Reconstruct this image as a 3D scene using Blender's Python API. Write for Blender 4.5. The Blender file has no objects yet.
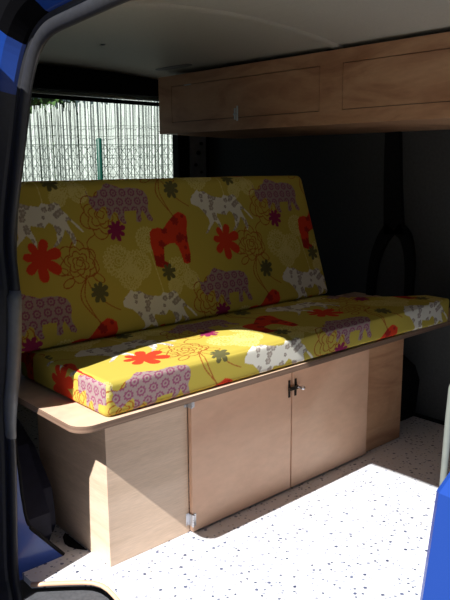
import bpy, bmesh, math, random
import numpy as np
from mathutils import Vector, Matrix
random.seed(4); np.random.seed(4)
S = bpy.context.scene
COL = S.collection

# ------------------------------------------------------------------ helpers
def link(name, me, parent=None):
    o = bpy.data.objects.new(name, me); COL.objects.link(o)
    if parent: o.parent = parent
    return o
def build(name, bm, m, parent=None, smooth=False):
    bmesh.ops.recalc_face_normals(bm, faces=bm.faces)
    me = bpy.data.meshes.new(name); bm.to_mesh(me); bm.free()
    ms = m if isinstance(m, (list, tuple)) else [m]
    for k in ms: me.materials.append(k)
    if smooth:
        for p in me.polygons: p.use_smooth = True
    return link(name, me, parent)
def tag(o, label, cat, group=None):
    o['label'] = label; o['category'] = cat
    if group: o['group'] = group
    return o
def struct(o):
    o['kind'] = 'structure'; return o
def empty(name, loc):
    o = bpy.data.objects.new(name, None); COL.objects.link(o); o.location = loc
    o.empty_display_size = .05
    return o
def box(bm, x0, x1, y0, y1, z0, z1, bev=0.0, seg=2):
    r = bmesh.ops.create_cube(bm, size=1)
    vs = r['verts']
    for v in vs:
        v.co = Vector((x0+(v.co.x+.5)*(x1-x0), y0+(v.co.y+.5)*(y1-y0), z0+(v.co.z+.5)*(z1-z0)))
    if bev:
        es = list({e for v in vs for e in v.link_edges})
        bmesh.ops.bevel(bm, geom=es, offset=bev, segments=seg, affect='EDGES', profile=.5)
def prism(bm, pts, axis, a, b):
    """polygon pts (two coords) extruded along axis from a to b"""
    def mk(p, t):
        if axis == 'x': return Vector((t, p[0], p[1]))
        if axis == 'y': return Vector((p[0], t, p[1]))
        return Vector((p[0], p[1], t))
    v0 = [bm.verts.new(mk(p, a)) for p in pts]; v1 = [bm.verts.new(mk(p, b)) for p in pts]
    n = len(pts)
    bm.faces.new(v0); bm.faces.new(v1[::-1])
    for i in range(n):
        bm.faces.new((v0[i], v1[i], v1[(i+1) % n], v0[(i+1) % n]))
def tube(bm, pts, r, seg=8, closed=False):
    pts = [Vector(p) for p in pts]; rings = []
    n = len(pts)
    for i, p in enumerate(pts):
        if closed: t = pts[(i+1) % n]-pts[i-1]
        else: t = pts[min(i+1, n-1)]-pts[max(i-1, 0)]
        t.normalize()
        up = Vector((0, 0, 1)) if abs(t.z) < .9 else Vector((0, 1, 0))
        a = t.cross(up).normalized(); b = a.cross(t)
        rr = r[i] if isinstance(r, (list, tuple)) else r
        rings.append([bm.verts.new(p+a*math.cos(2*math.pi*k/seg)*rr+b*math.sin(2*math.pi*k/seg)*rr) for k in range(seg)])
    m = n if closed else n-1
    for i in range(m):
        A = rings[i]; B = rings[(i+1) % n]
        for k in range(seg): bm.faces.new((A[k], A[(k+1) % seg], B[(k+1) % seg], B[k]))
    if not closed: bm.faces.new(rings[0][::-1]); bm.faces.new(rings[-1])
def smooth_path(pts, sub=6):
    out = []; n = len(pts)
    P = [Vector(p) for p in pts]
    for i in range(n-1):
        p0 = P[max(i-1, 0)]; p1 = P[i]; p2 = P[i+1]; p3 = P[min(i+2, n-1)]
        for k in range(sub):
            t = k/sub
            out.append(.5*((2*p1)+(p2-p0)*t+(2*p0-5*p1+4*p2-p3)*t*t+(3*p1-p0-3*p2+p3)*t**3))
    out.append(P[-1]); return out

# ------------------------------------------------------------------ materials
def mat(name, col, rough=.6, metal=0, spec=.5, coat=0):
    m = bpy.data.materials.new(name); m.use_nodes = True
    b = m.node_tree.nodes['Principled BSDF']
    b.inputs['Base Color'].default_value = (*col, 1); b.inputs['Roughness'].default_value = rough
    b.inputs['Metallic'].default_value = metal; b.inputs['Specular IOR Level'].default_value = spec
    b.inputs['Coat Weight'].default_value = coat
    return m
def nt(m): return m.node_tree.nodes, m.node_tree.links, m.node_tree.nodes['Principled BSDF']
def ramp(N, L, src, stops):
    r = N.new('ShaderNodeValToRGB'); e = r.color_ramp.elements
    e[0].position = stops[0][0]; e[0].color = (*stops[0][1], 1)
    e[1].position = stops[-1][0]; e[1].color = (*stops[-1][1], 1)
    for p, c in stops[1:-1]:
        k = e.new(p); k.color = (*c, 1)
    L.new(src, r.inputs[0]); return r.outputs[0]
def varied(name, col, var=.15, scale=30, rough=.6, bump=.0, spec=.5):
    m = mat(name, col, rough, spec=spec); N, L, b = nt(m)
    tc = N.new('ShaderNodeTexCoord'); no = N.new('ShaderNodeTexNoise')
    no.inputs['Scale'].default_value = scale; no.inputs['Detail'].default_value = 4
    L.new(tc.outputs['Object'], no.inputs['Vector'])
    lo = tuple(c*(1-var) for c in col); hi = tuple(min(1, c*(1+var)) for c in col)
    L.new(ramp(N, L, no.outputs['Fac'], [(.3, lo), (.7, hi)]), b.inputs['Base Color'])
    if bump:
        bp = N.new('ShaderNodeBump'); bp.inputs['Strength'].default_value = bump; bp.inputs['Distance'].default_value = .002
        L.new(no.outputs['Fac'], bp.inputs['Height']); L.new(bp.outputs[0], b.inputs['Normal'])
    return m
def wood(name, c1, c2, c3, stretch=(1, 12, 12), scale=2.2, dist=1.2, rough=.45, fine=.35):
    m = mat(name, c1, rough); N, L, b = nt(m)
    tc = N.new('ShaderNodeTexCoord'); mp = N.new('ShaderNodeMapping'); mp.inputs['Scale'].default_value = stretch
    L.new(tc.outputs['Object'], mp.inputs['Vector'])
    n1 = N.new('ShaderNodeTexNoise'); n1.inputs['Scale'].default_value = scale; n1.inputs['Detail'].default_value = 5
    n1.inputs['Distortion'].default_value = dist
    L.new(mp.outputs[0], n1.inputs['Vector'])
    base = ramp(N, L, n1.outputs['Fac'], [(.28, c2), (.5, c1), (.72, c3)])
    n2 = N.new('ShaderNodeTexNoise'); n2.inputs['Scale'].default_value = scale*14; n2.inputs['Detail'].default_value = 3
    L.new(mp.outputs[0], n2.inputs['Vector'])
    f = ramp(N, L, n2.outputs['Fac'], [(.3, (1-fine*.6,)*3), (.7, (1, 1, 1))])
    mx = N.new('ShaderNodeMix'); mx.data_type = 'RGBA'; mx.blend_type = 'MULTIPLY'; mx.inputs[0].default_value = 1
    L.new(base, mx.inputs[6]); L.new(f, mx.inputs[7]); L.new(mx.outputs[2], b.inputs['Base Color'])
    return m

PLY = wood('pale plywood', (.75, .56, .415), (.67, .49, .35), (.81, .62, .475), stretch=(1.2, 1.2, 14), scale=1.6, dist=.8, fine=.25)
DOORPLY = wood('pinkish plywood', (.77, .49, .335), (.70, .42, .28), (.81, .54, .38), stretch=(1, 1, 2.2), scale=1.8, dist=1.6, fine=.12)
OVERPLY = wood('figured plywood', (.60, .335, .19), (.42, .20, .105), (.67, .40, .235), stretch=(1, .8, 2.6), scale=2.6, dist=2.2, fine=.15)
EDGEPLY = wood('plywood edge', (.24, .15, .105), (.16, .10, .07), (.32, .21, .15), stretch=(1, 1, 160), scale=1.5, dist=.2, fine=.2)
BLACK = varied('black lining', (.010, .010, .011), .3, 60, .8, spec=.12)
DARKWALL = varied('dark grey wall lining', (.058, .063, .066), .12, 80, .85)
RUBBER_SHADE = varied('rubber seal and jamb shade', (.030, .031, .036), .15, 90, .42)
HANDLEGREY = varied('grey plastic', (.16, .17, .18), .08, 60, .4)
BLUE = mat('blue paint', (.014, .058, .31), .28, spec=.4, coat=.3)
NAVY = varied('navy plastic', (.012, .014, .030), .2, 40, .6, spec=.2)
CHROME = mat('zinc steel', (.62, .63, .66), .28, 1)
BRONZE = mat('dark bronze', (.05, .04, .032), .38, .8)
PALEGREY = varied('pale grey trim', (.52, .55, .52), .05, 40, .5)
MIDGREY = varied('grey green seal', (.20, .22, .20), .08, 60, .6)
CEIL = varied('headliner vinyl', (.54, .52, .46), .05, 160, .62, bump=.1)
PILLARMETAL = varied('blue grey painted metal', (.26, .30, .37), .12, 30, .5)
GREENPOST = mat('green plastic coat', (.0, .065, .045), .45)
WIRE = mat('galvanised wire', (.09, .12, .10), .5, .3)
STEPGREY = varied('step plastic', (.075, .08, .09), .2, 120, .6, bump=.2)

# speckled vinyl floor
FLOOR = mat('speckled vinyl', (.70, .715, .77), .42); N, L, b = nt(FLOOR)
tc = N.new('ShaderNodeTexCoord')
warp = N.new('ShaderNodeTexNoise'); warp.inputs['Scale'].default_value = 160
va = N.new('ShaderNodeVectorMath'); va.operation = 'MULTIPLY_ADD'; va.inputs[1].default_value = (.006, .006, .006)
L.new(tc.outputs['Object'], warp.inputs['Vector']); L.new(warp.outputs['Color'], va.inputs[0]); L.new(tc.outputs['Object'], va.inputs[2])
cur = None
bn = N.new('ShaderNodeTexNoise'); bn.inputs['Scale'].default_value = 9; L.new(tc.outputs['Object'], bn.inputs['Vector'])
cur = ramp(N, L, bn.outputs['Fac'], [(.35, (.69, .71, .77)), (.7, (.72, .72, .745))])
for sc, th, keep, stops in [(40, .15, .34, [(0, (.05, .07, .14)), (.5, (.10, .13, .22)), (1, (.30, .33, .42))]),
                            (58, .18, .48, [(0, (.16, .20, .32)), (.5, (.42, .46, .55)), (1, (.62, .56, .46))]),
                            (22, .11, .34, [(0, (.035, .05, .11)), (.5, (.12, .15, .25)), (1, (.45, .48, .58))])]:
    vo = N.new('ShaderNodeTexVoronoi'); vo.inputs['Scale'].default_value = sc; vo.voronoi_dimensions = '2D'
    L.new(va.outputs[0], vo.inputs['Vector'])
    sep = N.new('ShaderNodeSeparateColor'); L.new(vo.outputs['Color'], sep.inputs[0])
    lt = N.new('ShaderNodeMath'); lt.operation = 'LESS_THAN'; lt.inputs[1].default_value = th; L.new(vo.outputs['Distance'], lt.inputs[0])
    kp = N.new('ShaderNodeMath'); kp.operation = 'LESS_THAN'; kp.inputs[1].default_value = keep; L.new(sep.outputs[0], kp.inputs[0])
    ml = N.new('ShaderNodeMath'); ml.operation = 'MULTIPLY'; L.new(lt.outputs[0], ml.inputs[0]); L.new(kp.outputs[0], ml.inputs[1])
    cc = ramp(N, L, sep.outputs[1], stops)
    mx = N.new('ShaderNodeMix'); mx.data_type = 'RGBA'; L.new(ml.outputs[0], mx.inputs[0]); L.new(cur, mx.inputs[6]); L.new(cc, mx.inputs[7])
    cur = mx.outputs[2]
L.new(cur, b.inputs['Base Color'])

# printed cloth: colours are stored per vertex from the pattern below, weave as bump
CLOTH = mat('printed cotton', (.6, .5, .05), .85, spec=.2); N, L, b = nt(CLOTH)
at = N.new('ShaderNodeAttribute'); at.attribute_name = 'print'; L.new(at.outputs['Color'], b.inputs['Base Color'])
tc = N.new('ShaderNodeTexCoord'); no = N.new('ShaderNodeTexNoise'); no.inputs['Scale'].default_value = 420
L.new(tc.outputs['Object'], no.inputs['Vector'])
bp = N.new('ShaderNodeBump'); bp.inputs['Strength'].default_value = .25; bp.inputs['Distance'].default_value = .001
L.new(no.outputs['Fac'], bp.inputs['Height']); L.new(bp.outputs[0], b.inputs['Normal'])

# ------------------------------------------------------------------ the printed pattern
CALF = [(0.656,0.429),(0.665,0.442),(0.678,0.450),(0.694,0.464),(0.704,0.455),(0.726,0.457),(0.740,0.447),(0.751,0.440),(0.775,0.433),(0.805,0.429),(0.817,0.440),(0.838,0.434),(0.862,0.441),(0.876,0.432),(0.878,0.417),(0.893,0.403),(0.904,0.385),(0.923,0.367),(0.942,0.341),(0.935,0.341),(0.915,0.364),(0.897,0.384),(0.888,0.376),(0.895,0.354),(0.905,0.336),(0.908,0.312),(0.898,0.297),(0.895,0.309),(0.888,0.334),(0.877,0.354),(0.863,0.328),(0.843,0.306),(0.823,0.299),(0.831,0.310),(0.843,0.323),(0.846,0.347),(0.839,0.371),(0.827,0.379),(0.809,0.363),(0.784,0.368),(0.766,0.372),(0.762,0.359),(0.770,0.341),(0.775,0.317),(0.767,0.297),(0.753,0.294),(0.764,0.315),(0.757,0.332),(0.747,0.343),(0.720,0.321),(0.702,0.302),(0.688,0.300),(0.700,0.312),(0.719,0.334),(0.720,0.354),(0.711,0.368),(0.698,0.386),(0.685,0.400),(0.667,0.407),(0.654,0.414)]
RHINO = [(0.235,0.478),(0.241,0.457),(0.252,0.452),(0.273,0.457),(0.279,0.472),(0.294,0.477),(0.307,0.492),(0.323,0.500),(0.332,0.493),(0.354,0.486),(0.373,0.478),(0.402,0.480),(0.437,0.476),(0.460,0.466),(0.469,0.450),(0.470,0.428),(0.462,0.409),(0.464,0.390),(0.474,0.368),(0.468,0.359),(0.453,0.365),(0.447,0.382),(0.437,0.401),(0.426,0.383),(0.426,0.365),(0.416,0.359),(0.404,0.363),(0.413,0.399),(0.390,0.401),(0.365,0.399),(0.360,0.378),(0.365,0.359),(0.352,0.357),(0.338,0.373),(0.336,0.394),(0.327,0.401),(0.314,0.390),(0.304,0.375),(0.296,0.382),(0.300,0.402),(0.298,0.420),(0.284,0.418),(0.264,0.404),(0.252,0.411),(0.245,0.423),(0.238,0.435),(0.243,0.447),(0.237,0.459)]
GORILLA = [(0.447,0.323),(0.462,0.333),(0.485,0.336),(0.506,0.330),(0.522,0.345),(0.543,0.362),(0.563,0.377),(0.586,0.387),(0.604,0.380),(0.617,0.369),(0.616,0.347),(0.605,0.317),(0.601,0.280),(0.601,0.236),(0.593,0.204),(0.575,0.200),(0.563,0.206),(0.560,0.234),(0.554,0.262),(0.542,0.278),(0.515,0.276),(0.493,0.267),(0.487,0.241),(0.483,0.220),(0.499,0.211),(0.497,0.198),(0.478,0.195),(0.460,0.199),(0.443,0.206),(0.444,0.222),(0.442,0.251),(0.441,0.287)]
PU = .742; DU, DV = .372, -.325        # repeat along the cloth, and the half-drop to the next row
YEL = (.51, .41, .070); CREAM = (.76, .74, .66); MAUVE = (.36, .265, .255); RING = (.28, .08, .15)
RED = (.66, .045, .015); DRED = (.36, .02, .015); OLIVE = (.125, .115, .045); PURPLE = (.27, .02, .09)
MAROON = (.36, .11, .02); LINE = (.66, .58, .20); GREYFL = (.27, .23, .20); OUTL = (.55, .53, .06)

def inpoly(P, u, v):
    r = np.zeros(u.shape, bool); n = len(P)
    for i in range(n):
        x0, y0 = P[i]; x1, y1 = P[(i+1) % n]
        if y0 == y1: continue
        c = ((y0 > v) != (y1 > v)) & (u < (x1-x0)*(v-y0)/(y1-y0)+x0)
        r ^= c
    return r
def flower_mask(u, v, cx, cy, R, n, ph, core=.3, wid=.36):
    m = ((u-cx)**2+(v-cy)**2) < (core*R)**2
    for k in range(n):
        a = ph+2*math.pi*k/n; rr = R*(.92+.16*math.sin(5.3*k+1))
        ca, sa = math.cos(a), math.sin(a)
        x = (u-cx)*ca+(v-cy)*sa; y = -(u-cx)*sa+(v-cy)*ca
        t = x/rr                                     # teardrop petal, widest near its tip
        w = wid*rr*np.sqrt(np.clip(t, 0, 1))*np.sqrt(np.clip(1-np.clip(t, 0, 1)**5, 0, 1))*(6/n)**.5*.95
        m |= (t > 0) & (t < 1) & (np.abs(y) < w)
    return m
def seg_mask(u, v, pts, w):
    m = np.zeros(u.shape, bool)
    for (x0, y0), (x1, y1) in zip(pts[:-1], pts[1:]):
        b = (u > min(x0, x1)-w) & (u < max(x0, x1)+w) & (v > min(y0, y1)-w) & (v < max(y0, y1)+w)
        if not b.any(): continue
        uu = u[b]; vv = v[b]; dx, dy = x1-x0, y1-y0; l2 = dx*dx+dy*dy+1e-12
        t = np.clip(((uu-x0)*dx+(vv-y0)*dy)/l2, 0, 1)
        m[b] |= ((uu-x0-t*dx)**2+(vv-y0-t*dy)**2) < w*w
    return m
def curve2(pts, sub=7): return [(p.x, p.y) for p in smooth_path([(a, c, 0) for a, c in pts], sub)]
rg = random.Random(11)
def petal_loop(cx, cy, r, n, ph, depth=.3):
    return [(cx+r*(1+depth*abs(math.sin(n*(t*math.pi/40)+ph))-depth)*math.cos(t*2*math.pi/80+ph),
             cy+r*(1+depth*abs(math.sin(n*(t*math.pi/40)+ph))-depth)*math.sin(t*2*math.pi/80+ph)) for t in range(81)]
ROSE = []                                            # maroon rose drawing: two heads, leaves and a stem
for cx, cy, R in [(.275, .392, .082), (.160, .245, .068)]:
    for k, f in enumerate((1, .78, .55, .34, .18)):
        ROSE.append(petal_loop(cx+rg.uniform(-.004, .004), cy+rg.uniform(-.004, .004), R*f, 3 if k < 3 else 2, rg.uniform(0, 3), .28))
ROSE.append(curve2([(.235, .33), (.20, .30), (.225, .22), (.17, .19), (.14, .13), (.19, .05), (.21, .01)]))
ROSE.append(curve2([(.17, .19), (.155, .13), (.19, .045)]))
for cx, cy, a in [(.13, .195, 3.6), (.20, .205, 5.6), (.115, .22, 3.0)]:
    ROSE.append([(cx+.022*math.cos(a)*(1+math.cos(t))+.012*math.sin(t)*-math.sin(a), cy+.022*math.sin(a)*(1+math.cos(t))+.012*math.sin(t)*math.cos(a)) for t in [i*math.pi/10 for i in range(21)]])
MUM = []                                             # pale line drawings of shaggy blossoms
for cx, cy, R in [(.30, .235, .050), (.375, .215, .046), (.335, .180, .040), (.43, .300, .040), (.535, .175, .046), (.21, .465, .030), (.13, .45, .026)]:
    for k, f in enumerate((1.12, .98, .82, .66, .5, .34, .18)):
        MUM.append(petal_loop(cx+rg.uniform(-.003, .003), cy+rg.uniform(-.003, .003), R*f, max(3, 10-k), rg.uniform(0, 3), .22))
MUM.append(curve2([(.335, .15), (.34, .12), (.33, .10), (.345, .07)])); MUM.append(curve2([(.43, .27), (.44, .2), (.45, .1), (.43, .06)]))
MUM.append(curve2([(.535, .14), (.49, .11), (.45, .08)]))
STEM = [curve2([(.545, .51), (.56, .47), (.60, .43), (.64, .405)])]
FLW = [(.032, .269, .070, 7, .25, RED), (.316, .340, .037, 8, .2, PURPLE), (.206, .148, .036, 8, .35, OLIVE), (.487, .183, .032, 7, .1, OLIVE)]

def pattern(u, v):
    col = np.empty((len(u), 3), np.float32); col[:] = YEL
    def inst(bb, draw):
        x0, y0, x1, y1 = bb
        for j in range(-3, 4):
            for i in range(-5, 6):
                ou, ov = i*PU+j*DU, j*DV
                sel = np.where((u > x0+ou) & (u < x1+ou) & (v > y0+ov) & (v < y1+ov))[0]
                if len(sel) == 0: continue
                draw(sel, u[sel]-ou, v[sel]-ov)
    def bbox(P, m=.01):
        a = np.array(P); return a[:, 0].min()-m, a[:, 1].min()-m, a[:, 0].max()+m, a[:, 1].max()+m
    def lines(Ls, w, c):
        for P in Ls:
            def d(sel, a, q, P=P): col[sel[seg_mask(a, q, P, w)]] = c
            inst(bbox(P), d)
    lines(MUM, .0016, LINE)
    lines(ROSE, .0018, MAROON); lines(STEM, .0016, MAROON)
    def dcalf(sel, a, q):
        m = inpoly(CALF, a, q); c = np.empty((m.sum(), 3), np.float32); c[:] = CREAM
        aa = a[m]; qq = q[m]; r2 = random.Random(5)
        for k in range(60):                           # grey flower blotches
            bx = .66+r2.random()*.25; by = .30+r2.random()*.16; R = r2.choice((.005, .007, .013, .011))
            f = flower_mask(aa, qq, bx, by, R, 5, r2.random()*3, .35, .5)
            d2 = (aa-bx)**2+(qq-by)**2
            c[f] = GREYFL if R < .01 else (.36, .31, .27)
            c[f & (d2 < (.35*R)**2)] = (.52, .46, .40)
        col[sel[m]] = c
    def drh(sel, a, q):
        m = inpoly(RHINO, a, q); aa = a[m]; qq = q[m]
        c = np.empty((len(aa), 3), np.float32); c[:] = MAUVE
        p = .0355; row = np.round(qq/(p*.87)); ux = aa-(row % 2)*p/2; cu = np.round(ux/p)
        r = np.hypot(ux-cu*p, qq-row*p*.87); ang = np.arctan2(qq-row*p*.87, ux-cu*p)
        c[(r > .0080) & (r < .0132+.0014*np.sin(9*ang))] = RING
        c[(r < .0036)] = RING
        col[sel[m]] = c
    def dgo(sel, a, q):
        m = inpoly(GORILLA, a, q); aa = a[m]; qq = q[m]
        c = np.empty((len(aa), 3), np.float32); c[:] = RED; r2 = random.Random(8)
        for k in range(30):
            f = flower_mask(aa, qq, .44+r2.random()*.19, .2+r2.random()*.19, r2.choice((.008, .014, .018)), 6, r2.random()*3, .35, .42)
            c[f] = DRED
        col[sel[m]] = c
    inst(bbox(CALF), dcalf); inst(bbox(RHINO), drh); inst(bbox(GORILLA), dgo)
    for cx, cy, R, n, ph, c in FLW:
        def d(sel, a, q, cx=cx, cy=cy, R=R, n=n, ph=ph, c=c): col[sel[flower_mask(a, q, cx, cy, R, n, ph)]] = c
        inst((cx-R*1.2, cy-R*1.2, cx+R*1.2, cy+R*1.2), d)
    return col

def cushion(name, lx, ly, lz, r, step, puff, uvfun, M, seed=0, plan=None):
    """rounded cushion lx*ly*lz (local, origin at a bottom corner) as one dense mesh; front and top faces carry the print"""
    hx, hy, hz = lx/2, ly/2, lz/2
    V = []; F = []; UV = []
    def face(o, e1, e2, n1, n2):
        base = sum(len(x) for x in V)
        a = np.linspace(0, 1, n1+1); q = np.linspace(0, 1, n2+1); A, Q = np.meshgrid(a, q, indexing='ij')
        P = np.array(o)[None, :]+A.reshape(-1, 1)*np.array(e1)+Q.reshape(-1, 1)*np.array(e2)
        V.append(P); i = np.arange(n1)[:, None]; j = np.arange(n2)[None, :]
        k = base+i*(n2+1)+j
        F.append(np.stack([k, k+n2+1, k+n2+2, k+1], -1).reshape(-1, 4))
    nx, ny, nz = [max(2, int(round(d/step))) for d in (lx, ly, lz)]
    face((-hx, -hy, -hz), (lx, 0, 0), (0, 0, lz), nx, nz)                       # front
    face((-hx, -hy, hz), (lx, 0, 0), (0, ly, 0), nx, ny)                        # top
    face((-hx, hy, -hz), (0, -ly, 0), (0, 0, lz), ny, nz)                       # left end
    face((hx, -hy, -hz), (0, ly, 0), (0, 0, lz), ny, nz)                        # right end
    cs = max(8, nx//12)
    face((hx, hy, -hz), (-lx, 0, 0), (0, 0, lz), nx, nz)                        # back
    face((-hx, hy, -hz), (lx, 0, 0), (0, -ly, 0), nx, ny)                       # underside
    P = np.concatenate(V); F = np.concatenate(F)
    inner = np.clip(P, [-hx+r, -hy+r, -hz+r], [hx-r, hy-r, hz-r]); d = P-inner
    nrm = d/np.maximum(np.linalg.norm(d, axis=1, keepdims=True), 1e-9)
    Q = inner+nrm*r
    if plan:                                          # narrower plan towards one end
        w_ = plan(P[:, 0]+hx)
        Pp = P.copy(); Pp[:, 1] = -hy+(P[:, 1]+hy)*w_
    else: Pp = P
    col = pattern(*uvfun(Pp, hx, hy, hz))
    # soft filling: slightly crowned faces and shallow lumps
    cx = np.clip(1-(P[:, 0]/hx)**6, 0, 1); cy = np.clip(1-(P[:, 1]/hy)**4, 0, 1); cz = np.clip(1-(P[:, 2]/hz)**4, 0, 1)
    lump = np.sin(P[:, 0]*9+seed)*np.sin(P[:, 1]*13+1+seed)*.5+np.sin(P[:, 0]*23+P[:, 1]*17+P[:, 2]*21)*.3
    w = np.where(np.abs(nrm[:, 2]) > .9, cx*cy, np.where(np.abs(nrm[:, 1]) > .9, cx*cz, cy*cz))
    amp = puff*w*(.7+.5*lump)
    amp[(np.abs(nrm[:, 2]) > .9) & (P[:, 2] < 0)] = 0
    Q = Q+nrm*amp[:, None]
    if plan: Q[:, 1] = -hy+(Q[:, 1]+hy)*plan(Q[:, 0]+hx)
    # orient: apply matrix
    Q4 = (np.array(M.to_3x3()) @ Q.T).T+np.array(M.translation)
    me = bpy.data.meshes.new(name)
    me.vertices.add(len(Q4)); me.vertices.foreach_set('co', Q4.astype(np.float32).ravel())
    me.loops.add(len(F)*4); me.loops.foreach_set('vertex_index', F.astype(np.int32).ravel())
    me.polygons.add(len(F)); me.polygons.foreach_set('loop_start', np.arange(0, len(F)*4, 4, dtype=np.int32))
    me.update(calc_edges=True)
    ca = me.attributes.new('print', 'FLOAT_COLOR', 'POINT')
    ca.data.foreach_set('color', np.concatenate([col, np.ones((len(col), 1))], 1).astype(np.float32).ravel())
    bm = bmesh.new(); bm.from_mesh(me); bmesh.ops.remove_doubles(bm, verts=bm.verts, dist=1e-5); bmesh.ops.recalc_face_normals(bm, faces=bm.faces)
    bm.to_mesh(me); bm.free()
    me.materials.append(CLOTH)
    for p in me.polygons: p.use_smooth = True
    return link(name, me)

# ------------------------------------------------------------------ cushions
ZB, ZT = .497, .5138
SX0, SX1, SY0, SY1, SZ = -.101, 1.414, -.176, .280, .0904
FS = .9316
def uv_seat(P, hx, hy, hz):
    x = P[:, 0]+hx+SX0; y = P[:, 1]+hy; z = P[:, 2]+hz
    front = (P[:, 1] <= -hy+1e-6) & (np.abs(P[:, 2]) <= hz); left = P[:, 0] <= -hx+1e-6; right = P[:, 0] >= hx-1e-6
    u = np.where(left, SX0-y, np.where(right, SX1+y, x))
    v = np.where(front | left | right, z, 2*hz+y)
    U = (u+.921)/FS-.921
    tu = .90*U+.258; tv = v/FS+.335+.05*np.clip(1-U/.85, 0, 1)      # the cloth is sewn on slightly askew
    eu = np.where(y < .12, .40-1.2*y, .13-1.1*(y-.12)); ev = z/FS+np.where(y < .12, .365, .225)   # end piece, two strips
    return np.where(left, eu, tu), np.where(left, ev, tv)
seat = cushion('seat_cushion', SX1-SX0, SY1-SY0, SZ, .016, .0021, .004, uv_seat,
               Matrix.Translation(((SX0+SX1)/2, (SY0+SY1)/2, ZT+SZ/2)), 0,
               lambda x: np.interp(x, [0, 1.150, 1.215, 1.255, 1.32, 1.416, 1.515], [1, 1, .80, .66, .50, .33, .20]))
tag(seat, 'long yellow bench seat cushion printed with animals lying flat on the bench board', 'cushion', 'yellow printed bench cushions')
BX0, BX1, BT, BH = -.160, 1.130, .090, .449
def uv_back(P, hx, hy, hz):
    x = P[:, 0]+hx+BX0; y = P[:, 1]+hy; z = P[:, 2]+hz
    top = P[:, 2] >= hz-1e-6; left = P[:, 0] <= -hx+1e-6; right = P[:, 0] >= hx-1e-6
    return (np.where(left, BX0-y, np.where(right, BX1+y, x))+.921)/FS-.921, np.where(top, 2*hz+y, z)*1.048/FS
SH = Matrix.Identity(4); SH[1][2] = .345          # the foam is cut on a slant, its underside level
BM = Matrix.Translation((0, .170, ZT+SZ+.0055)) @ SH @ Matrix.Translation(((BX0+BX1)/2, BT/2, BH/2))
back = cushion('backrest_cushion', BX1-BX0, BT, BH, .018, .0021, .003, uv_back, BM, 2)
tag(back, 'tall yellow backrest cushion printed with animals leaning below the rear window', 'cushion', 'yellow printed bench cushions')

# ------------------------------------------------------------------ bench board
bm = bmesh.new()
pts = [(-.184, .45), (-.184, -.08)]
cx, cy, R = -.138, -.144, .046
for k in range(0, 11):
    a = math.pi+math.pi/2*k/10
    pts.append((cx+R*math.cos(a), cy+.002+R*math.sin(a)))
pts += [(1.648, -.170), (1.648, .45)]
prism(bm, pts, 'z', ZB, ZT)
es = [e for e in bm.edges if abs(e.verts[0].co.z-e.verts[1].co.z) < 1e-6]
bmesh.ops.bevel(bm, geom=es, offset=.0005, segments=1, affect='EDGES')
bm.faces.ensure_lookup_table()
for f in bm.faces:
    f.normal_update()
    f.material_index = 1 if abs(f.normal.z) < .95 else 0
tag(build('bench_board', bm, [PLY, EDGEPLY]), 'pale plywood board with a rounded corner under the seat cushion', 'bench top')

# ------------------------------------------------------------------ bench cabinet
cab = empty('bench_cabinet', (0, 0, 0)); tag(cab, 'pale plywood bench cabinet with two doors standing on the speckled floor', 'cabinet')
H = ZB-.0008; CD = .40; T = .016; CL = 1.387
def bpart(name, args, m, parent, bev=.0008, label=None):
    bm = bmesh.new(); box(bm, *args, bev=bev, seg=1); o = build(name, bm, m, parent)
    if label: o['label'] = label
    return o
bpart('side_panel', (0, T, T+.0003, CD, .0008, H), PLY, cab)
bpart('side_panel', (CL-T, CL, T+.0003, CD, .0008, H), PLY, cab)
bpart('front_panel', (0, .283, 0, T, .0008, H), PLY, cab)
bpart('front_panel', (1.139, CL, 0, T, .0008, H), OVERPLY, cab, label='darker reddish plywood end panel')
bpart('back_panel', (T, CL-T, CD-T, CD, .0008, H), PLY, cab)
bpart('centre_post', (.695, .739, .0003, .05, .0008, H), PLY, cab)
bpart('bottom_rail', (.283, 1.139, .004, .03, .0008, .03), PLY, cab)
dl = bpart('door', (.284, .7155, -.0165, -.0005, .006, .490), DOORPLY, cab, .0012)
dr = bpart('door', (.7215, 1.1405, -.0165, -.0005, .006, .490), DOORPLY, cab, .0012)
def hinge(z):
    bm = bmesh.new()
    box(bm, .2865, .2965, -.0182, -.0165, z-.020, z+.020, .0006, 1)
    h = build('hinge', bm, CHROME, dl)
    h['label'] = 'zinc butt hinge'
    bm = bmesh.new(); box(bm, .2705, .2815, -.0018, -.0001, z-.020, z+.020, .0006, 1)
    box(bm, .2795, .2825, -.0175, -.0001, z-.020, z+.020, .0005, 1)
    for dz in (-.013, .013):
        tube(bm, [(.2750, -.0018, z+dz), (.2750, -.0032, z+dz)], .0028, 8)
        tube(bm, [(.2925, -.0182, z+dz), (.2925, -.0195, z+dz)], .0028, 8)
    # knuckles
    for k in range(5):
        tube(bm, [(.2835, -.0195, z-.020+k*.008), (.2835, -.0195, z-.0135+k*.008)], .0036, 10)
    bmesh.ops.translate(bm, verts=bm.verts, vec=(0, 0, 0))
    # kept in one mesh with the second leaf
    o2 = build('hinge', bm, CHROME, dl); bpy.data.objects.remove(h)
    bm2 = bmesh.new(); bm2.from_mesh(o2.data); box(bm2, .2865, .2965, -.0182, -.0165, z-.020, z+.020, .0006, 1)
    bm2.to_mesh(o2.data); bm2.free(); o2['label'] = 'zinc butt hinge'
hinge(.424); hinge(.045)
# latch: two small plates with a sliding bolt and knob
bm = bmesh.new()
box(bm, .699, .7085, -.0195, -.0165, .338, .398, .0008, 1)
box(bm, .729, .7385, -.0195, -.0165, .338, .398, .0008, 1)
box(bm, .695, .742, -.026, -.0190, .362, .374, .0015, 1)
lt = build('latch', bm, BRONZE, dr); lt['label'] = 'dark bronze latch'
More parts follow.
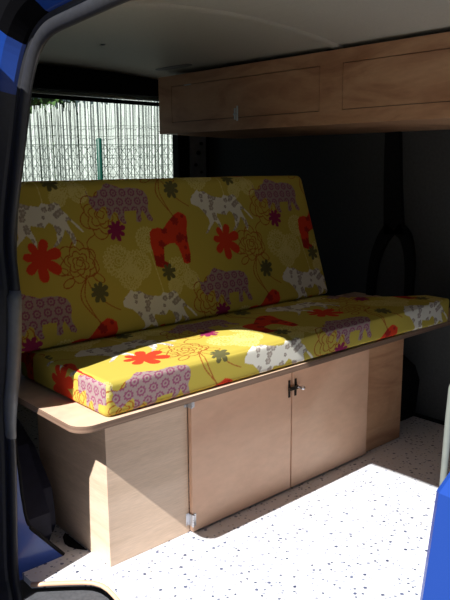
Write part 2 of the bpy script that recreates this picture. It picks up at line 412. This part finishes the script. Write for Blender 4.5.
# (the knob stands off the bolt)
bm = bmesh.new(); tube(bm, [(.745, -.024, .368), (.745, -.036, .368), (.745, -.0361, .368)], [.004, .004, .004], 10)
bmesh.ops.create_uvsphere(bm, u_segments=12, v_segments=8, radius=.0075, matrix=Matrix.Translation((.745, -.041, .368)))
tube(bm, [(.735, -.022, .368), (.746, -.024, .368)], .004, 8)
build('latch_knob', bm, CHROME, dr, True)

# ------------------------------------------------------------------ overhead cabinet
OX = 1.14; OY0, OY1 = -.62, 1.270; OZB, OZT = 1.2485, 1.512
ov = empty('overhead_cabinet', (OX, 1.27, OZB)); tag(ov, 'long brown plywood overhead cabinet fixed under the ceiling on the right wall', 'cabinet')
def opart(name, bm, m, label=None, parent=None):
    bmesh.ops.translate(bm, verts=bm.verts, vec=(-OX, -1.27, -OZB))
    o = build(name, bm, m, parent or ov)
    if label: o['label'] = label
    return o
DZ0, DZ1 = 1.301, 1.461; doors = [(.256, 1.166), (-.56, .143)]
bm = bmesh.new(); g = .0025
box(bm, OX, OX+.015, OY0, OY1, OZB, DZ0-g); box(bm, OX, OX+.015, OY0, OY1, DZ1+g, OZT)
ys = [OY1, doors[0][1]+g, doors[0][0]-g, doors[1][1]+g, doors[1][0]-g, OY0]
for a, c in ((0, 1), (2, 3), (4, 5)): box(bm, OX, OX+.015, ys[c], ys[a], DZ0-g, DZ1+g)
opart('front_panel', bm, OVERPLY)
bm = bmesh.new(); box(bm, OX+.020, OX+.026, OY0+.02, OY1-.02, DZ0-.03, DZ1+.03); opart('inner_board', bm, BLACK)
od = []
for y0, y1 in doors:
    bm = bmesh.new(); box(bm, OX, OX+.015, y0, y1, DZ0, DZ1, .0006, 1); od.append(opart('door', bm, OVERPLY))
bm = bmesh.new()
prism(bm, [(OX+.0155, OZB), (1.6485, 1.236), (1.6485, 1.251), (OX+.0155, OZB+.015)], 'y', OY0, OY1); opart('underside_panel', bm, OVERPLY)
for y in (OY1-.0002, OY0+.0152):
    bm = bmesh.new(); prism(bm, [(OX+.0155, OZB+.0155), (1.6485, 1.2515), (1.6485, 1.40), (1.5, 1.435), (OX+.0155, 1.505)], 'y', y-.015, y); opart('end_panel', bm, OVERPLY)
def olatch(y, door):
    bm = bmesh.new()
    box(bm, OX-.004, OX, y-.012, y-.003, DZ0-.016, DZ0+.047, .0008, 1); box(bm, OX-.004, OX, y+.003, y+.012, DZ0-.010, DZ0+.038, .0008, 1)
    tube(bm, [(OX-.006, y-.009, DZ0+.012), (OX-.006, y+.012, DZ0+.012)], .004, 8)
    l = opart('latch', bm, CHROME, 'small steel latch', door)
olatch(.716, od[0])
bm = bmesh.new(); box(bm, OX-.003, OX, 1.02, 1.07, DZ1-.002, DZ1+.003, .0008, 1); opart('hinge', bm, CHROME, 'small steel hinge', od[0])

# ------------------------------------------------------------------ floor, walls, ceiling of the van
WX = 1.65; YB = 1.50; YF = -2.3; LX = -.20
bm = bmesh.new()
well = [(-.196, .15), (-.196, .086), (-.167, .065), (-.12, .029), (-.085, .000), (-.066, -.020), (-.055, -.045), (-.052, -.075), (-.055, -.11), (-.062, -.16), (-.066, -.30), (-.066, -1.0), (-.18, -1.05)]
pts = well+[(-.18, YF), (WX+.05, YF), (WX+.05, YB+.05), (-.196, YB+.05)]
prism(bm, pts, 'z', -.02, 0); struct(build('floor', bm, FLOOR))
bm = bmesh.new(); tube(bm, [(x-.004, y-.004, -.0055) for x, y in well[1:-1]], .0065, 8); struct(build('trim_1', bm, DOORPLY, smooth=True))
bm = bmesh.new()          # sunken entry step, lower than the floor
prism(bm, [(p[0]-.012, p[1]-.010) for p in well[1:-1]]+[(-.235, -1.0), (-.235, .06)], 'z', -.045, -.022)
struct(build('trim_2', bm, STEPGREY))
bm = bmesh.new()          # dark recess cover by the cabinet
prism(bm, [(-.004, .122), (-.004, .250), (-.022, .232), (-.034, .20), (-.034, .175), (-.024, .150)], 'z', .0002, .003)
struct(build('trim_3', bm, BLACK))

def ceil_z(x, y):
    t = min(1, max(0, (y-.2)/1.3)); return 1.572-.155*(1-.65*t)*(x-.62)**2-.016*t
def ceiling(name, y0, y1, dz, m):
    bm = bmesh.new(); nx, ny = 28, 20; g = []
    for i in range(nx+1):
        x = LX-.04+(WX+.06-LX)*i/nx; g.append([bm.verts.new((x, y0+(y1-y0)*j/ny, ceil_z(x, y0+(y1-y0)*j/ny)+dz)) for j in range(ny+1)])
    for i in range(nx):
        for j in range(ny): bm.faces.new((g[i][j], g[i+1][j], g[i+1][j+1], g[i][j+1]))
    r = bmesh.ops.extrude_face_region(bm, geom=bm.faces[:]); bmesh.ops.translate(bm, verts=[v for v in r['geom'] if isinstance(v, bmesh.types.BMVert)], vec=(0, 0, .03))
    return struct(build(name, bm, m, smooth=False))
ceiling('ceiling', YF, YB+.05, 0, CEIL)
bm = bmesh.new()          # bowed cross rib of the headliner
rows = []
for i in range(40):
    x = LX+(OX+.03-LX)*i/39; rows.append([bm.verts.new((x, .19+a, ceil_z(x, .2)-d)) for a, d in ((-.022, -.002), (-.018, .006), (.010, .009), (.022, -.002))])
for i in range(39):
    for k in range(3): bm.faces.new((rows[i][k], rows[i+1][k], rows[i+1][k+1], rows[i][k+1]))
struct(build('trim_4', bm, CEIL, smooth=True))
# roof skin closing the shell
bm = bmesh.new(); box(bm, LX-.07, WX+.1, YF-.05, YB+.12, 1.62, 1.66); struct(build('trim_5', bm, BLUE))

bm = bmesh.new()          # right wall, small break at the waist
prism(bm, [(WX, -.02), (WX, 1.62), (WX+.08, 1.62), (WX+.08, -.02)], 'y', YF, YB+.05); struct(build('wall_right', bm, DARKWALL))
bm = bmesh.new(); box(bm, WX-.012, WX-.0005, YF, .098, .0005, .014); struct(build('baseboard_right', bm, BLACK))
bm = bmesh.new(); box(bm, LX-.07, WX+.08, YF-.05, YF, -.02, 1.62); struct(build('wall_front', bm, DARKWALL))

# back wall with the tailgate window
WX0, WX1, WZ0, WZ1 = .12, 1.432, .90, 1.4475
bm = bmesh.new()
box(bm, LX-.07, WX0, YB, YB+.05, -.02, 1.62); box(bm, WX1, WX+.08, YB, YB+.05, -.02, 1.62)
box(bm, WX0, WX1, YB, YB+.05, -.02, WZ0); box(bm, WX0, WX1, YB, YB+.05, WZ1, 1.62)
struct(build('wall_back', bm, BLACK))
bm = bmesh.new(); box(bm, LX, 1.62, YB-.03, YB-.0005, WZ1, 1.5515, .006); struct(build('trim_6', bm, BLACK))   # header lining
bm = bmesh.new()                                                                  # painted rear pillar with holes
prism(bm, [(1.508, .62), (1.508, 1.30), (1.618, 1.30), (1.618, .62)], 'y', YB-.012, YB-.0005); pl = struct(build('trim_7', bm, PILLARMETAL))
bm = bmesh.new()
for z, r, dx in [(1.215, .013, .02), (1.165, .016, .0), (1.10, .012, -.02), (1.06, .010, .02), (1.0, .014, 0), (.9, .014, .01)]:
    bmesh.ops.create_circle(bm, cap_ends=True, segments=16, radius=r, matrix=Matrix.Translation((1.563+dx, YB-.0125, z)) @ Matrix.Rotation(math.pi/2, 4, 'X') @ Matrix.Diagonal((1, .75, 1, 1)))
r = bmesh.ops.extrude_face_region(bm, geom=bm.faces[:]); bmesh.ops.translate(bm, verts=[v for v in r['geom'] if isinstance(v, bmesh.types.BMVert)], vec=(0, -.0015, 0))
build('hole', bm, BLACK, pl)
GLASS = bpy.data.materials.new('window glass'); GLASS.use_nodes = True; n_ = GLASS.node_tree.nodes; l_ = GLASS.node_tree.links; n_.clear()
o_ = n_.new('ShaderNodeOutputMaterial'); t_ = n_.new('ShaderNodeBsdfTransparent'); t_.inputs[0].default_value = (.86, .91, .89, 1)
g_ = n_.new('ShaderNodeBsdfGlossy'); g_.inputs['Roughness'].default_value = .02; mxs = n_.new('ShaderNodeMixShader'); mxs.inputs[0].default_value = .05
l_.new(t_.outputs[0], mxs.inputs[1]); l_.new(g_.outputs[0], mxs.inputs[2]); l_.new(mxs.outputs[0], o_.inputs[0])
bm = bmesh.new(); box(bm, WX0-.003, WX1+.003, YB+.022, YB+.027, WZ0-.003, WZ1+.003); win = struct(build('window_1', bm, GLASS))
bm = bmesh.new(); box(bm, WX0, WX1, YB+.005, YB+.020, 1.409, 1.4285, .003); bmesh.ops.rotate(bm, verts=bm.verts, cent=(.6, YB, 1.42), matrix=Matrix.Rotation(math.radians(.5), 3, 'Y'))
build('window_bar', bm, BLACK, win)

bm = bmesh.new(); box(bm, WX0, WX1, YB+.034, YB+.060, 1.4315, 1.4480, .003); build('window_rim', bm, PALEGREY, win)

# ------------------------------------------------------------------ body side with the door opening
LX = -.21
edge = [(.080, -.34), (.105, -.15), (.122, -.045), (.136, .01), (.118, .181), (.098, .353), (.092, .438), (.074, .510), (.047, .59), (.024, .69), (.010, .792), (.013, .85), (.018, .911), (.005, .982), (-.031, 1.075), (-.063, 1.150), (-.099, 1.243), (-.122, 1.285), (-.145, 1.318), (-.170, 1.341), (-.198, 1.355), (-.236, 1.364), (-.303, 1.369), (-.392, 1.375), (-.470, 1.380), (-.55, 1.383), (-.65, 1.385), (-.76, 1.386), (-.88, 1.386), (-1.02, 1.384), (-1.16, 1.38)]
E3 = smooth_path([(LX, y, z) for y, z in edge], 3)
def nrm(i):
    t = E3[min(i+1, len(E3)-1)]-E3[max(i-1, 0)]; t.normalize()
    n = Vector((0, t.z, -t.y)); return n if True else n
prof = [(-.003, .004), (.001, .000), (.007, .001), (.013, .007), (.015, .018), (.013, .027), (.009, .030), (.013, .034), (.016, .041), (.012, .050), (-.003, .052)]   # (x, outward)
bm = bmesh.new(); rings = []
for i, p in enumerate(E3):
    n = nrm(i); rings.append([bm.verts.new((p.x-a, p.y+n.y*o, p.z+n.z*o)) for a, o in prof])
for i in range(len(rings)-1):
    for k in range(len(prof)):
        bm.faces.new((rings[i][k], rings[i][(k+1) % len(prof)], rings[i+1][(k+1) % len(prof)], rings[i+1][k]))
struct(build('trim_8', bm, RUBBER_SHADE, smooth=True))
# grey latch cover on the lower pillar seal
bm = bmesh.new(); rr = []
for i, p in enumerate(E3):
    if .40 < p.z < .815 and p.y > -.05:
        n = nrm(i); s = min(1, (.815-p.z)/.02+.2, (p.z-.40)/.12+.1)
        rr.append([bm.verts.new((p.x-a, p.y+n.y*o, p.z+n.z*o)) for a, o in ((-.002, -.002), (.010+.006*s, .001), (.014+.010*s, .014), (.012+.010*s, .028), (.004, .039), (-.006, .02))])
for i in range(len(rr)-1):
    for k in range(6): bm.faces.new((rr[i][k], rr[i][(k+1) % 6], rr[i+1][(k+1) % 6], rr[i+1][k]))
bm.faces.new(rr[0]); bm.faces.new(rr[-1][::-1])
struct(build('trim_9', bm, HANDLEGREY, smooth=True))
# painted body: door jamb, outer skin behind the door and above it
bm = bmesh.new(); rings = []
for i, p in enumerate(E3):
    n = nrm(i)
    far = Vector((-.275, 2.0 if p.z < 1.30 else (2.0 if p.y > -.14 else p.y), p.z if p.z < 1.30 else 1.62))
    r = [Vector((-.196, p.y+n.y*.032, p.z+n.z*.032)), Vector((-.214, p.y+n.y*.034, p.z+n.z*.034)), Vector((-.232, p.y+n.y*.040, p.z+n.z*.040)),
         Vector((-.258, p.y+n.y*.062, p.z+n.z*.062)), Vector((-.270, p.y+n.y*.082, p.z+n.z*.082)), far]
    rings.append([bm.verts.new(v) for v in r])
for i in range(len(rings)-1):
    for k in range(5):
        f_ = bm.faces.new((rings[i][k], rings[i+1][k], rings[i+1][k+1], rings[i][k+1]))
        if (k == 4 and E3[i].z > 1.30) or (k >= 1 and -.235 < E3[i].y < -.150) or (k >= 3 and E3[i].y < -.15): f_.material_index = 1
        elif k <= 2 and E3[i].z < 1.235: f_.material_index = 2     # black painted on the lower jamb for the sliding door's shade
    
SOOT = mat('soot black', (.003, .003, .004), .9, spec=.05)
o = struct(build('wall_left', bm, [BLUE, SOOT, RUBBER_SHADE]))
bm = bmesh.new()          # inner lining of the near side behind and above the door opening
prism(bm, [(.20, -.02), (.17, .18), (.14, .40), (.12, .55), (.07, .70), (.06, .91), (.04, 1.0), (-.03, 1.17), (-.08, 1.30), (-.13, 1.37), (-.20, 1.395), (-.8, 1.415), (-2.3, 1.415), (-2.3, 1.62), (1.5, 1.62), (1.5, -.02)], 'x', -.206, -.188)
struct(build('trim_10', bm, DARKWALL))
bm = bmesh.new(); box(bm, -.275, -.20, -1.2, 2.0, 1.60, 1.625); struct(build('trim_11', bm, BLUE))
# painted door jamb foot and its black edge strip
bm = bmesh.new(); prism(bm, [(-.205, -.02), (-.204, .42), (-.190, .395), (-.182, .218), (-.170, .134), (-.071, .001), (-.071, -.02)], 'y', .142, .165); struct(build('trim_12', bm, BLUE))
bm = bmesh.new(); tube(bm, smooth_path([(-.192, .144, .40), (-.184, .144, .30), (-.180, .144, .218), (-.168, .144, .136), (-.135, .144, .088), (-.068, .144, .004)], 5), .0055, 8); struct(build('trim_13', bm, BLACK, smooth=True))
# sill under the opening
bm = bmesh.new(); box(bm, -.275, -.19, -2.3, 2.0, -.46, -.345, .012); struct(build('trim_14', bm, BLUE))
# front pillar of the opening
bm = bmesh.new()
low = [(-.97, -.3), (-1.035, .0), (-1.072, .35), (-1.094, .553), (-1.109, .712)]
up = [(-1.125, .765), (-1.15, .84), (-1.20, 1.1), (-1.24, 1.42), (-1.26, 1.62)]
rows = []
for y, z in low+up:
    sh = 0 if z <= .72 else min(.045, (z-.712)*.8)
    rows.append([bm.verts.new(v) for v in ((-.17, y-.003, z), (-.190+sh, y-.001, z), (-.200+sh, y, z), (-.205+sh, y-.006, z), (-.235+sh, -2.3, z))])
for i in range(len(rows)-1):
    for k in range(4): bm.faces.new((rows[i][k], rows[i+1][k], rows[i+1][k+1], rows[i][k+1]))
struct(build('trim_15', bm, BLUE))
bm = bmesh.new(); tube(bm, [(-.178, -1.090, .55), (-.178, -1.104, .70), (-.178, -1.107, .80), (-.178, -1.109, .84), (-.178, -1.122, .875), (-.178, -1.160, .95), (-.178, -1.192, 1.1), (-.178, -1.232, 1.38)], .0045, 8); struct(build('trim_16', bm, MIDGREY, smooth=True))
bm = bmesh.new(); tube(bm, [(-.170, -1.104, .55), (-.170, -1.119, .70), (-.170, -1.119, .80), (-.170, -1.119, .825), (-.170, -1.130, .86), (-.170, -1.166, .94), (-.170, -1.200, 1.1), (-.170, -1.240, 1.38)], .0055, 8); struct(build('trim_17', bm, PALEGREY, smooth=True))
# sliding door, pushed back out of view; leading edge shaped to shade the cushion
bm = bmesh.new()
dp = [(.03, -.30), (.025, .38), (.011, .644), (-.02, .72), (-.095, .87), (-.090, 1.08), (-.11, 1.26), (-.145, 1.405), (-.10, 1.418), (.2, 1.43), (1.10, 1.43), (1.10, -.30)]
lead = smooth_path([(0, y, z) for y, z in dp[:8]], 4); dp = [(p.y, p.z) for p in lead]+dp[8:]
prism(bm, dp, 'x', -.43, -.36); struct(build('door_1', bm, BLUE))

# Y-shaped black pillar trim on the right wall
bm = bmesh.new()
def P2(path, w): 
    pts = smooth_path([(0, y, z) for y, z in path], 6); n = len(pts); A = []; B = []
    for i, p in enumerate(pts):
        t = pts[min(i+1, n-1)]-pts[max(i-1, 0)]; t.normalize(); q = Vector((0, t.z, -t.y))
        f = i/(n-1); ww = w[0]+(w[1]-w[0])*f; A.append(p+q*ww); B.append(p-q*ww)
    vs = [[bm.verts.new((x, p.y, p.z)) for p in A+B[::-1]] for x in (WX-.022, WX-.0005)]
    m = len(vs[0])
    for i in range(n-1):
        a, c = i, m-1-i
        for s in (0, 1): bm.faces.new((vs[s][a], vs[s][a+1], vs[s][c-1], vs[s][c]))
    for i in range(m): bm.faces.new((vs[0][i], vs[0][(i+1) % m], vs[1][(i+1) % m], vs[1][i]))
P2([(.265, 1.235), (.258, 1.05), (.245, .86), (.238, .80)], (.036, .052))
P2([(.255, .83), (.300, .77), (.335, .68), (.352, .56), (.355, .44)], (.030, .017))
P2([(.225, .83), (.180, .79), (.155, .70), (.152, .58), (.160, .44)], (.030, .015))
struct(build('trim_18', bm, BLACK))

# wheel arch covers
bm = bmesh.new(); prism(bm, [(.215, .0005), (.180, .06), (.184, .124), (.225, .180), (.30, .30), (.45, .38), (.90, .38), (1.05, .0005)], 'x', -.184, -.052)
es = [e for e in bm.edges if all(v.co.x > -.1 for v in e.verts)]; bmesh.ops.bevel(bm, geom=es, offset=.03, segments=4, affect='EDGES')
tag(build('wheel_arch_cover', bm, NAVY, smooth=False), 'dark moulded wheel arch cover left of the bench beside the door pillar', 'wheel arch cover')
bm = bmesh.new(); prism(bm, [(.10, .0005), (.085, .17), (.11, .23), (.17, .265), (.80, .265), (.90, .0005)], 'x', 1.43, WX-.0005)
es = [e for e in bm.edges if all(v.co.x < 1.5 for v in e.verts)]; bmesh.ops.bevel(bm, geom=es, offset=.03, segments=4, affect='EDGES')
tag(build('wheel_arch_cover', bm, BLACK), 'black wheel arch cover at the far right end of the bench', 'wheel arch cover')

# ceiling fittings
vent = bmesh.new(); 
zc = ceil_z(1.08, 1.09)
n = 24; ring = [(1.102+.020*math.copysign(abs(math.cos(t))**.6, math.cos(t)), 1.100+.130*math.copysign(abs(math.sin(t))**.6, math.sin(t))) for t in [2*math.pi*k/n for k in range(n)]]
vt = vent
vs = [[vt.verts.new((x, y, ceil_z(x, y)-d)) for x, y in ring] for d in (-.004, .003)]
for k in range(n): vt.faces.new((vs[0][k], vs[0][(k+1) % n], vs[1][(k+1) % n], vs[1][k]))
vt.faces.new(vs[1])
r_ = [vt.verts.new((1.102+(x-1.102)*.75, 1.1+(y-1.1)*.85, ceil_z(x, y)-.0045)) for x, y in ring]
vt.faces.new(r_)
for k in range(n): vt.faces.new((vs[1][k], vs[1][(k+1) % n], r_[(k+1) % n], r_[k]))
tag(build('ceiling_fitting', vt, HANDLEGREY, smooth=False), 'small oval grey ceiling fitting beside the overhead cabinet near the rear window', 'ceiling fitting')
bm = bmesh.new(); bmesh.ops.create_uvsphere(bm, u_segments=12, v_segments=8, radius=.009, matrix=Matrix.Translation((.601, .893, ceil_z(.601, .893))) @ Matrix.Diagonal((1, 1, .5, 1)))
tag(build('ceiling_button', bm, HANDLEGREY, smooth=True), 'tiny dark fixing button alone in the middle of the ceiling', 'fastener')

# ------------------------------------------------------------------ outdoors
GROUND = varied('dark asphalt', (.10, .095, .09), .25, 3, .9)
bm = bmesh.new(); box(bm, -30, 30, -30, 40, -.60, -.45); g_o = struct(build('ground', bm, GROUND))
REED = mat('split reed', (.75, .74, .70), .8, spec=.2); N, L, b = nt(REED)
at = N.new('ShaderNodeAttribute'); at.attribute_name = 'tone'; L.new(at.outputs['Color'], b.inputs['Base Color'])
FC = Vector((2.58, 4.15, 0)); ang = math.radians(-30); FD = Vector((math.cos(ang), math.sin(ang), 0)); FN = Vector((-FD.y, FD.x, 0))
reed = empty('reed_screen', FC); tag(reed, 'pale bleached reed screen fence standing outside behind the rear window', 'fence')
bm = bmesh.new(); tl = bm.verts.layers.float_color.new('tone'); s = -2.6; rn = random.Random(3)
while s < 2.6:
    r = rn.uniform(.004, .0085); h = 2.11+.04*s+.05*math.sin(s*3)+rn.uniform(-.05, .05); off = rn.choice((-.003, .0, .003, .011)); ln = rn.gauss(0, .013)+.02*math.sin(s*2.1)
    c = rn.choice([.80, .86, .90, .88, .84, .86, .84, .50]); tc_ = (c*.97, c*.985, c*.95, 1)
    a = FD*s+FN*off; t = FD*(s+ln)+FN*(off+rn.gauss(0, .006)); n0 = len(bm.verts)
    tube(bm, [(a.x, a.y, -.45), ((a.x+t.x)/2+rn.gauss(0, .004), (a.y+t.y)/2, h/2-.45), (t.x, t.y, h-.45)], r, 6)
    bm.verts.ensure_lookup_table()
    for v in bm.verts[n0:]: v[tl] = tc_
    s += r*rn.uniform(.68, 1.02)
build('reeds', bm, REED, reed)
bm = bmesh.new()
for k in range(22):
    z = -.40+k*.088
    tube(bm, [FD*(-2.6+.2*j)-FN*(.022+.003*math.sin(j*2+k))+Vector((0, 0, z+.006*math.sin(j*1.7+k))) for j in range(27)], .0018, 5)
for k in range(36):
    q = FD*(-2.55+k*.145)-FN*.022; tube(bm, [q+Vector((0, 0, -.44)), q+Vector((0, 0, 1.55))], .0013, 5)
build('binding_wire', bm, WIRE, reed)
# chain link fence in front
cf = empty('wire_fence', FC-FN*.28); tag(cf, 'low green posted chain link fence in front of the reed screen', 'fence')
bm = bmesh.new(); p_ = .062; top = 1.275
for sg in (-1, 1):
    for k in range(-40, 41):
        s0 = k*p_; pts = []; z = -.43; x = s0
        q = FD*x; zz = -.43
        L_ = top+.43
        pts = [FD*(s0+sg*(-L_/2+t*L_/24)*.62)+Vector((0, 0, -.43+t*L_/24))+FN*(.002*(1 if t % 2 else -1)*sg) for t in range(25)]
        if abs((pts[0]+pts[-1]).dot(FD)/2) > 2.5: continue
        tube(bm, pts, .0020, 4)
for z in (top, .45, -.4): tube(bm, [FD*-3+Vector((0, 0, z)), FD*3+Vector((0, 0, z))], .0022, 5)
build('chain_link', bm, WIRE, cf)
for sx in (-2.05, -.02, 2.0):
    bm = bmesh.new(); q = FD*sx-FN*.03; tube(bm, [q+Vector((0, 0, -.45)), q+Vector((0, 0, 1.322)), q+Vector((0, 0, 1.330))], [.026, .026, .016], 12); build('post', bm, GREENPOST, cf, True)
# tree behind the screen
LEAF = varied('leaf green', (.055, .12, .025), .4, 12, .6)
BARK = varied('bark', (.10, .07, .05), .3, 15, .9)
def tree(x, y, h, R, seed, label):
    rn = random.Random(seed); t = empty('tree', (x, y, -.45)); tag(t, label, 'tree')
    bm = bmesh.new(); tube(bm, [(0, 0, 0), (.03, .02, h*.4), (-.02, 0, h*.75)], [.10, .07, .03], 8); build('trunk', bm, BARK, t)
    bm = bmesh.new()
    for k in range(2600):
        d = Vector((rn.gauss(0, 1), rn.gauss(0, 1), rn.gauss(0, 1))).normalized()*R*rn.random()**.4
        c = Vector((d.x, d.y, h*.72+d.z*h*.36/R)); m = Matrix.Translation(c) @ Matrix.Rotation(rn.random()*6.3, 4, Vector((rn.random(), rn.random(), rn.random()+.1))) @ Matrix.Diagonal((1, .5, 1, 1))
        s_ = rn.uniform(.05, .09)
        vs = [bm.verts.new(m @ Vector(v)) for v in ((-s_, 0, 0), (0, -s_, .01), (s_, 0, 0), (0, s_, .01))]; bm.faces.new(vs)
    build('foliage', bm, LEAF, t)
tree(2.72, 6.2, 2.58, .75, 1, 'green leafy tree showing above the left end of the reed screen')

# ------------------------------------------------------------------ light
sd = bpy.data.lights.new('sun', 'SUN'); sd.energy = 8.8; sd.angle = math.radians(.55); sd.color = (1, .975, .94)
so = bpy.data.objects.new('sun', sd); COL.objects.link(so); dv = Vector((1, .22, -1.05)).normalized()
so.rotation_euler = dv.to_track_quat('-Z', 'Y').to_euler(); so.location = (-3, 0, 4)
w = bpy.data.worlds.new('sky'); S.world = w; w.use_nodes = True; N = w.node_tree.nodes; L = w.node_tree.links
sk = N.new('ShaderNodeTexSky'); sk.sky_type = 'NISHITA'; sk.sun_disc = False; sk.sun_elevation = math.radians(47); sk.sun_rotation = math.radians(-90); sk.altitude = 100
L.new(sk.outputs[0], N['Background'].inputs[0]); N['Background'].inputs[1].default_value = .030

# ------------------------------------------------------------------ camera
f, pi_, ya, ro = 691.747, .196, .725, -.006
fw = Vector((math.sin(ya)*math.cos(pi_), math.cos(ya)*math.cos(pi_), -math.sin(pi_)))
r0 = Vector((math.cos(ya), -math.sin(ya), 0)); u0 = r0.cross(fw)
rv = r0*math.cos(ro)+u0*math.sin(ro); uv_ = -r0*math.sin(ro)+u0*math.cos(ro)
cd = bpy.data.cameras.new('camera'); co = bpy.data.objects.new('camera', cd); COL.objects.link(co)
M = Matrix((rv, uv_, -fw)).transposed().to_4x4(); M.translation = (-.921, -1.530, 1.111); co.matrix_world = M
cd.sensor_fit = 'VERTICAL'; cd.sensor_height = 24; cd.lens = f/600*24; cd.clip_start = .02
S.camera = co
vs_ = S.view_settings; vs_.view_transform = 'Standard'; vs_.look = 'None'; vs_.gamma = 1; vs_.exposure = 0; vs_.use_curve_mapping = False
